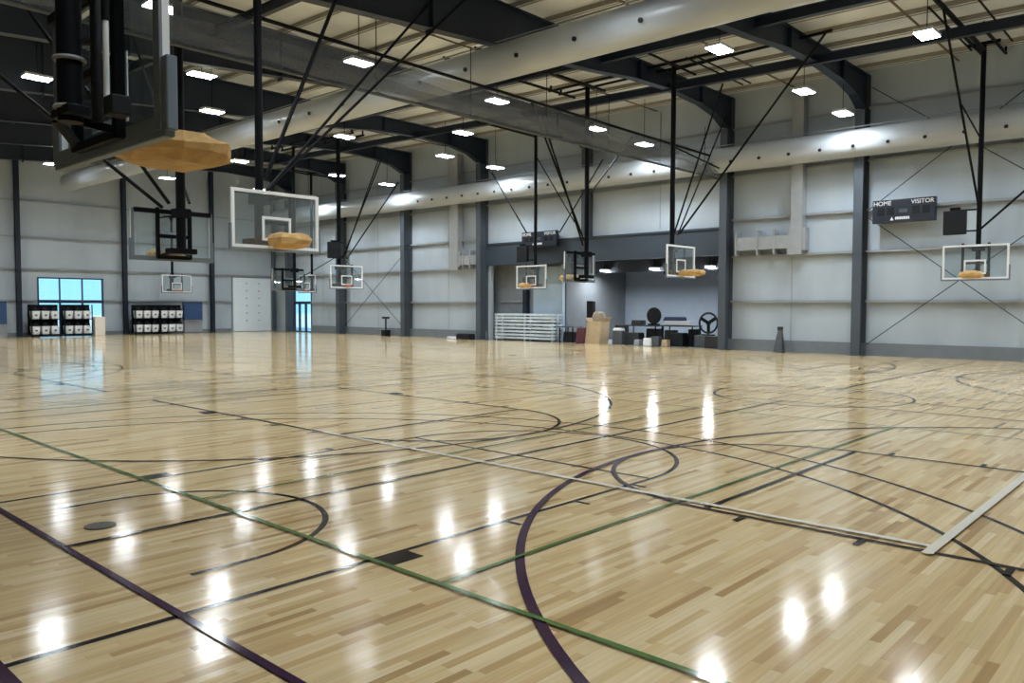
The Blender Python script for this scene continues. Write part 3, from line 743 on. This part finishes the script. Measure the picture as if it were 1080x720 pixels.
def scoreboard(lab, y0, y1, z0, z1, x=29.25):
    t = thing('scoreboard', lab, 'scoreboard', (x, (y0+y1)/2, z0), 'wall scoreboards')
    yc = (y0+y1)/2; Wd = y1-y0; Hh = z1-z0
    k = MB(); k.box((x,y0,z0),(x+.2,y1,z1)); k.build('cabinet', SBOARD, t, bevel=.015)
    R, U = (0,-1,0), (0,0,1); xf = x-.006
    text_mesh('home_caption', 'HOME', .21, (xf, y1-.33, z1-.13), R, U, WTXT, t)
    text_mesh('guest_caption', 'VISITOR', .2, (xf, y0+.40, z1-.13), R, U, WTXT, t)
    k = MB(); k.prism([(xf,yc+.42,z0+.08),(xf,yc+.30,z0+.08),(xf,yc+.36,z0+.2)], (.005,0,0)); k.build('maker_emblem', WTXT, t)
    k = MB()
    for i in range(9): k.box((xf,yc+.25-.052*i,z0+.1),(xf+.006,yc+.21-.052*i,z0+.19+.008*(i%2)))
    k.build('maker_nameplate', WTXT, t)
    k = MB(); k.box((xf,yc-.13,z0+.33),(xf+.006,yc+.13,z0+.45)); k.build('period_window', GREYE, t)
    for q in (.78, .22):
        for dd in (-.16, .16):
            a = y0+Wd*q+dd
            k = MB(); k.box((xf+.002,a-.12,z0+.26),(xf+.007,a+.12,z1-.27)); k.build('digit_window', BLACKP, t)
    k = MB(); k.box((x+.2,y0+.3,z0+.1),(X1,y0+.4,z1-.1)); k.box((x+.2,y1-.4,z0+.1),(X1,y1-.3,z1-.1)); k.build('wall_bracket', BLACK, t)
scoreboard('wide navy black scoreboard nearest the camera, on the right wall beside a column', 7.58, 9.6, 4.66, 5.46)
scoreboard('wide navy black scoreboard above the alcove header, behind a hoop mast', 23.95, 26.15, 4.62, 5.36)

# ------------------------------------------------------------------ far wall: racks of white bins, blue panels
def bin_rack(x0, n, tier_labels, y, lab, pitch=.475):
    w_ = n*pitch+.06
    t = thing('storage_rack', lab, 'rack', (x0+w_/2, y, 0), 'black two tier racks')
    for xx in (x0+.02, x0+w_-.02):
        for yy in (y-.25, y+.25):
            k = MB(); k.box((xx-.025,yy-.025,.06),(xx+.025,yy+.025,1.78)); k.build('upright', BLACK, t)
    for z in (.14, .98):
        k = MB(); k.box((x0,y-.28,z-.04),(x0+w_,y+.28,z)); k.build('shelf', BLACK, t)
    k = MB(); k.box((x0,y+.26,.1),(x0+w_,y+.28,1.78)); k.build('back_panel', BLACK, t)
    for xx in (x0+.06, x0+w_-.06):
        k = MB(); k.tube((xx-.02,y-.2,.05),(xx+.02,y-.2,.05),.05,10); k.build('caster', BLACKP, t)
    for j, z in enumerate((.14, .98)):
        for i in range(n):
            cx = x0+.03+pitch*(i+.5)
            pos = ['left', 'middle', 'right'][i] if n == 3 else ['left', 'right'][i]
            b = thing('white_bin', f'white bin, {pos} on the {["lower","upper"][j]} shelf of {tier_labels}', 'bin', (cx, y-.02, z), 'white bins on the racks')
            q = MB(); q.hull8([(cx-.16,y-.23,z),(cx+.16,y-.23,z),(cx+.16,y+.19,z),(cx-.16,y+.19,z),(cx-.2,y-.26,z+.45),(cx+.2,y-.26,z+.45),(cx+.2,y+.22,z+.45),(cx-.2,y+.22,z+.45)]); q.build('bin_body', BIN, b, bevel=.03)
            q = MB(); q.box((cx-.14,y-.2,z+.45),(cx+.14,y+.16,z+.58)); q.box((cx-.06,y-.12,z+.58),(cx+.06,y+.1,z+.66)); q.build('lid', BLACKP, b)
            q = MB(); q.box((cx-.055,y-.268,z+.17),(cx+.055,y-.235,z+.26)); q.build('grip_slot', GREYE, b)
RY = 48.7
bin_rack(14.13, 3, 'the leftmost rack', RY, 'black two tier rack of white bins, leftmost before the glazed storefront')
bin_rack(15.8, 3, 'the rack before the window middle', RY, 'black two tier rack of white bins standing before the middle of the storefront')
bin_rack(19.66, 3, 'the rack right of the window', RY, 'black two tier rack of white bins, beside the wall column right of the storefront')
bin_rack(21.16, 3, 'the rack beside the blue panel', RY, 'black two tier rack of white bins next to the navy blue panel')
k = MB(); k.box((17.4,48.4,0),(17.95,48.95,1.08)); o = k.build('carton', CREAM, bevel=.01); tag(o, 'cream carton standing at the right end of the racks before the storefront', 'box')
def blue_panel(x0, x1, z0, z1, lab):
    t = thing('wall_panel', lab, 'panel', ((x0+x1)/2, Y1-.1, z0))
    k = MB(); k.box((x0,Y1-.1,z0),(x1,Y1-.02,z1)); k.build('blue_board', BLUEP, t)
    k = MB(); k.box((x0,Y1-.07,z0-.75),(x1,Y1-.02,z0)); k.box((x0-.05,Y1-.13,z0-.06),(x1+.05,Y1-.02,z0)); k.build('grey_skirt', HVAC, t)
blue_panel(23.1, 24.4, .82, 1.98, 'navy blue panel on the far wall right of the black racks')
blue_panel(11.6, 13.3, .7, 1.95, 'navy blue panel on the far wall at the left edge of the picture')

# ------------------------------------------------------------------ stored things in and by the alcove
t = thing('rail_stack', 'stack of white aluminium rail frames standing in the left of the alcove opening', 'rail stack', (30.1, 26.7, 0))
for y in (24.75, 26.55, 28.5):
    for x in (29.95, 30.4):
        k = MB(); k.bar((x, y, 0), (x, y, 1.36), .07); k.build('post', ALU, t)
for z in (.14, .3, .47, .64, .82, 1.0, 1.16, 1.32):
    for x in (29.92, 30.42):
        k = MB(); k.bar((x, 24.55, z), (x, 28.6, z), .05, .1); k.build('rail', ALU, t)
for z in (.28, .72, 1.18):
    for y in (25.2, 25.75, 26.2, 27.0, 27.5, 28.0):
        k = MB(); k.bar((30.0, y, z), (30.35, y, z), .4, .06); k.build('cross_tread', ALU, t)
# cardboard box with packing sticking out
t = thing('cardboard_box', 'tall open cardboard box with crumpled packing, standing at the alcove edge', 'box', (29.95, 22.15, 0))
k = MB(); cx, cy = 29.95, 22.02
k.hull8([(cx-.36,cy-.36,0),(cx+.36,cy-.36,0),(cx+.36,cy+.46,0),(cx-.36,cy+.46,0),(cx-.33,cy-.46,1.05),(cx+.33,cy-.46,1.05),(cx+.33,cy+.34,1.05),(cx-.33,cy+.34,1.05)]); k.build('carton', CARD, t)
for (a, b, c_, d_) in ((-.45,.0,-.12,.22), (.32,.0,.1,.18)):
    k = MB(); k.hull8([(cx-.34,cy+a,1.04),(cx+.34,cy+a,1.04),(cx+.34,cy+a+.02,1.04),(cx-.34,cy+a+.02,1.04),(cx-.34,cy+a+c_,1.04+d_),(cx+.34,cy+a+c_,1.04+d_),(cx+.34,cy+a+c_+.02,1.04+d_),(cx-.34,cy+a+c_+.02,1.04+d_)]); k.build('flap', CARD, t)
k = wrap_mesh((cx, cy-.08, 1.22), (1,0,0), (0,1,0), .26, .33, .5, 33); k.build('packing_paper', mat('packing_paper', rgb(150,138,124), .9, noise=.2, scale=8), t)
# black floor speaker
t = thing('floor_speaker', 'slim black upright speaker behind the cardboard box', 'speaker', (30.9, 23.1, 0))
k = MB(); k.box((30.8,22.95,.95),(31.05,23.3,2.0)); k.build('cabinet', BLACKP, t, bevel=.02)
k = MB(); k.tube((30.92,23.12,.04),(30.92,23.12,.95),.03,8); k.build('stand_pole', BLACK, t)
k = MB(); k.lathe((30.92,23.12,0), [(.25,0),(.25,.03),(.05,.05)], 16); k.build('stand_base', BLACK, t)
# rolling grey carts, tables and clutter
def table(y0, y1, x, h, top, lab):
    t = thing('folding_table', lab, 'table', (x, (y0+y1)/2, 0))
    k = MB(); k.box((x-.38,y0,h-.05),(x+.38,y1,h)); k.build('tabletop', top, t)
    for yy in (y0+.1, y1-.1):
        for xx in (x-.32, x+.32):
            k = MB(); k.bar((xx,yy,0),(xx,yy,h-.05),.04); k.build('leg', BLACK, t)
table(17.2, 18.9, 30.7, .92, DARKP, 'dark folding table right of centre in the alcove')
table(19.1, 20.9, 30.8, .9, DARKP, 'dark folding table left of centre in the alcove')
table(23.4, 24.4, 30.3, .78, GREYE, 'small grey table between the rail stack and the cardboard box')
def pile(name, lab, cat, y, x, w_, d_, h, m, z=0, seed=0, parts=None):
    k = MB(); rng = random.Random(seed)
    k.hull8([(x-d_/2,y-w_/2,z),(x+d_/2,y-w_/2,z),(x+d_/2,y+w_/2,z),(x-d_/2,y+w_/2,z)] + [(x+sx*d_/2*rng.uniform(.8,.98), y+sy*w_/2*rng.uniform(.8,.98), z+h) for sx, sy in ((-1,-1),(1,-1),(1,1),(-1,1))])
    return tag(k.build(name, m, bevel=.03), lab, cat)
pile('equipment_case', 'dark equipment case on the floor under the left alcove table', 'case', 20.35, 30.6, .7, .6, .55, DARKP, seed=1)
pile('equipment_case', 'dark equipment case with sloping top under the right alcove table', 'case', 18.0, 30.5, .7, .6, .6, BLACKP, seed=2)
pile('equipment_case', 'grey equipment case on the floor just right of the cardboard box', 'case', 21.0, 30.3, .55, .5, .62, GREYE, seed=3)
pile('equipment_case', 'low dark case on the floor at the right end of the alcove', 'case', 16.1, 30.2, .8, .5, .52, DARKP, seed=4)
pile('duffel_bag', 'maroon bag lying left of the cardboard box', 'bag', 22.98, 30.1, .5, .5, .72, RED, seed=5)
pile('white_sack', 'small white sack on the floor in front of the alcove tables', 'sack', 19.25, 30.0, .4, .35, .35, BIN, seed=6)
pile('white_sack', 'white sheet bundle on the case right of the cardboard box', 'bundle', 21.05, 30.3, .5, .35, .12, WHITEP, z=.63, seed=7)
pile('grey_tub', 'grey tub on the floor between the alcove tables', 'tub', 18.95, 30.15, .45, .4, .42, GREYE, seed=8)
pile('folded_cover', 'folded navy cloth cover on the right alcove table', 'cloth', 18.35, 30.7, .95, .5, .17, NAVY, z=1.12, seed=9)
pile('flat_carton', 'flat white carton on the right alcove table under the navy cover', 'box', 18.1, 30.65, 1.4, .5, .19, mat('pale_carton', rgb(168,172,176), .8), z=.925, seed=10)
pile('speaker_case', 'black case under the small grey table beside the rail stack', 'case', 23.9, 30.3, .6, .45, .5, BLACKP, seed=12)
pile('equipment_case', 'black case standing under the right half of the left alcove table', 'case', 19.5, 30.9, .7, .5, .74, BLACKP, seed=31)
pile('equipment_case', 'black case standing under the left half of the right alcove table', 'case', 18.65, 30.9, .5, .5, .7, DARKP, seed=32)
pile('equipment_case', 'black case squeezed under the right end of the right alcove table', 'case', 17.45, 30.85, .45, .5, .76, BLACKP, seed=33)
pile('equipment_case', 'dark case on the floor right behind the cardboard box', 'case', 21.35, 30.95, .5, .5, .88, DARKP, seed=34)
pile('equipment_case', 'dark crate on the left alcove table beside the drum fan', 'case', 20.35, 30.85, .55, .45, .22, DARKP, z=.905, seed=35)
pile('small_box', 'small pale box under the left alcove table front edge', 'box', 19.9, 30.15, .3, .3, .26, HVAC, seed=36)
pile('small_box', 'small tan box on the floor before the right alcove table', 'box', 18.4, 30.05, .3, .3, .3, CARD, seed=37)
# round black fan on stand
def disc_fan(lab, c, R, open_, stand):
    t = thing('drum_fan', lab, 'fan', (c[0], c[1], 0)); c = V(c)
    k = MB(); k.ring(c, (0,1,0), (0,0,1), R, .045, 28, 8); k.build('fan_ring', BLACKP, t, smooth=True)
    if not open_:
        k = MB(); k.lathe(c, [(R*.98,-.06),(R,0),(R*.6,.08),(.05,.1)], 24, (0,1,0), (0,0,1), (1,0,0)); k.build('fan_cover', BLACKP, t, smooth=True)
    else:
        k = MB()
        for i in range(3):
            a = i*2.094+.5; d = V((0, math.cos(a), math.sin(a))); e = V((0, -math.sin(a), math.cos(a)))
            k.obox(c + d*R*.5, d, e, (1,0,0), R*.48, .07, .015)
        k.lathe(c, [(.09,-.05),(.09,.05)], 12, (0,1,0), (0,0,1), (1,0,0)); k.build('fan_blades', BLACK, t)
    k = MB(); k.tube((c.x, c.y, stand), (c.x, c.y, c.z-R*.9), .03, 8); k.bar((c.x, c.y-.3, stand+.03), (c.x, c.y+.3, stand+.03), .08); k.build('stand', BLACK, t)
disc_fan('round black drum fan raised on a stand over the left alcove table', (30.9, 19.55, 1.33), .34, False, .9)
disc_fan('large open black wheel fan at the right end of the alcove', (30.5, 16.6, 1.05), .42, True, .5)
k = MB(); k.box((30.3,16.25,0),(30.8,17.15,.52)); tag(k.build('fan_base_cart', GREYE, bevel=.03), 'grey cart carrying the large open wheel fan', 'cart')
# small things along the right wall
t = thing('wet_floor_sign', 'narrow grey folded sign leaning by the right wall, right of the alcove', 'sign', (29.35, 12.97, 0))
k = MB(); k.hull8([(29.2,12.8,0),(29.25,12.8,0),(29.25,13.14,0),(29.2,13.14,0),(29.34,12.86,.85),(29.37,12.86,.85),(29.37,13.02,.85),(29.34,13.02,.85)]); k.build('panel', GREYE, t)
k = MB(); k.hull8([(29.52,12.8,0),(29.56,12.8,0),(29.56,13.14,0),(29.52,13.14,0),(29.38,12.86,.85),(29.41,12.86,.85),(29.41,13.02,.85),(29.38,13.02,.85)]); k.build('panel', GREYE, t)
k = MB(); k.box((29.34,12.84,.85),(29.42,13.04,.98)); k.build('carry_handle', DARKP, t)
t = thing('post_stand', 'small dark post stand on the floor by the wall left of the alcove', 'stand', (29.2, 36.75, 0))
k = MB(); k.box((29.0,36.55,0),(29.4,36.95,.35)); k.build('base_weight', BLACKP, t, bevel=.03)
k = MB(); k.tube((29.2,36.75,.35),(29.2,36.75,1.0),.05,8); k.build('post', DARKP, t)
k = MB(); k.box((29.12,36.5,1.0),(29.28,37.0,1.12)); k.build('top_plate', DARKP, t)
pile('black_bag', 'black bag lying on the floor by the column left of the alcove', 'bag', 29.85, 29.0, .95, .5, .3, BLACKP, seed=20)
pile('white_bundle', 'white bundle on the floor left of the black bag', 'bundle', 30.95, 29.1, .7, .3, .12, WHITEP, seed=21)
# floor sleeve cover
k = MB(); k.lathe((2.36,6.55,0.0035), [(.115,0),(.115,.006),(.1,.008)], 24); tag(k.build('floor_plate', mat('dull_floor_plate', rgb(84,78,72), .7)), 'round dark metal floor sleeve cover set in the wood under the near hoop', 'floor plate')

# ------------------------------------------------------------------ world
sl = bpy.data.lights.new('sun', 'SUN'); sl.energy = 5.0; sl.angle = .01; so = bpy.data.objects.new('sun', sl); col.objects.link(so)
so.rotation_euler = V((.45, .6, -.75)).to_track_quat('-Z', 'Y').to_euler()
wd = bpy.data.worlds.new('world'); scene.world = wd; wd.use_nodes = True
bg = wd.node_tree.nodes['Background']; bg.inputs[0].default_value = (0.34, 0.74, 1.0, 1); bg.inputs[1].default_value = 1.35

# pieces fixed to one part hang under that part
SUB = {'target_square': 'backboard_glass', 'edge_padding': 'backboard_frame', 'rear_frame': 'backboard_frame', 'rim_cover': 'rim', 'mast_clamp': 'mast', 'mast_foot': 'mast', 'mast_band': 'mast',
       'web_stiffener': 'rafter', 'lens': 'housing', 'home_caption': 'cabinet', 'guest_caption': 'cabinet', 'maker_emblem': 'cabinet', 'maker_nameplate': 'cabinet', 'period_window': 'cabinet', 'digit_window': 'cabinet',
       'flap': 'carton', 'collar': 'riser', 'grip_slot': 'bin_body', 'horn_box': 'clock_case', 'air_nozzle': 'duct_sleeve'}
for root in [o for o in bpy.data.objects if o.parent is None and o.type == 'EMPTY']:
    kids = {}
    for ch in root.children: kids.setdefault(ch.name.split('.')[0], ch)
    for ch in list(root.children):
        up_ = SUB.get(ch.name.split('.')[0])
        if up_ and up_ in kids: ch.parent = kids[up_]
for o in list(bpy.data.objects):
    if 'org' in o: del o['org']
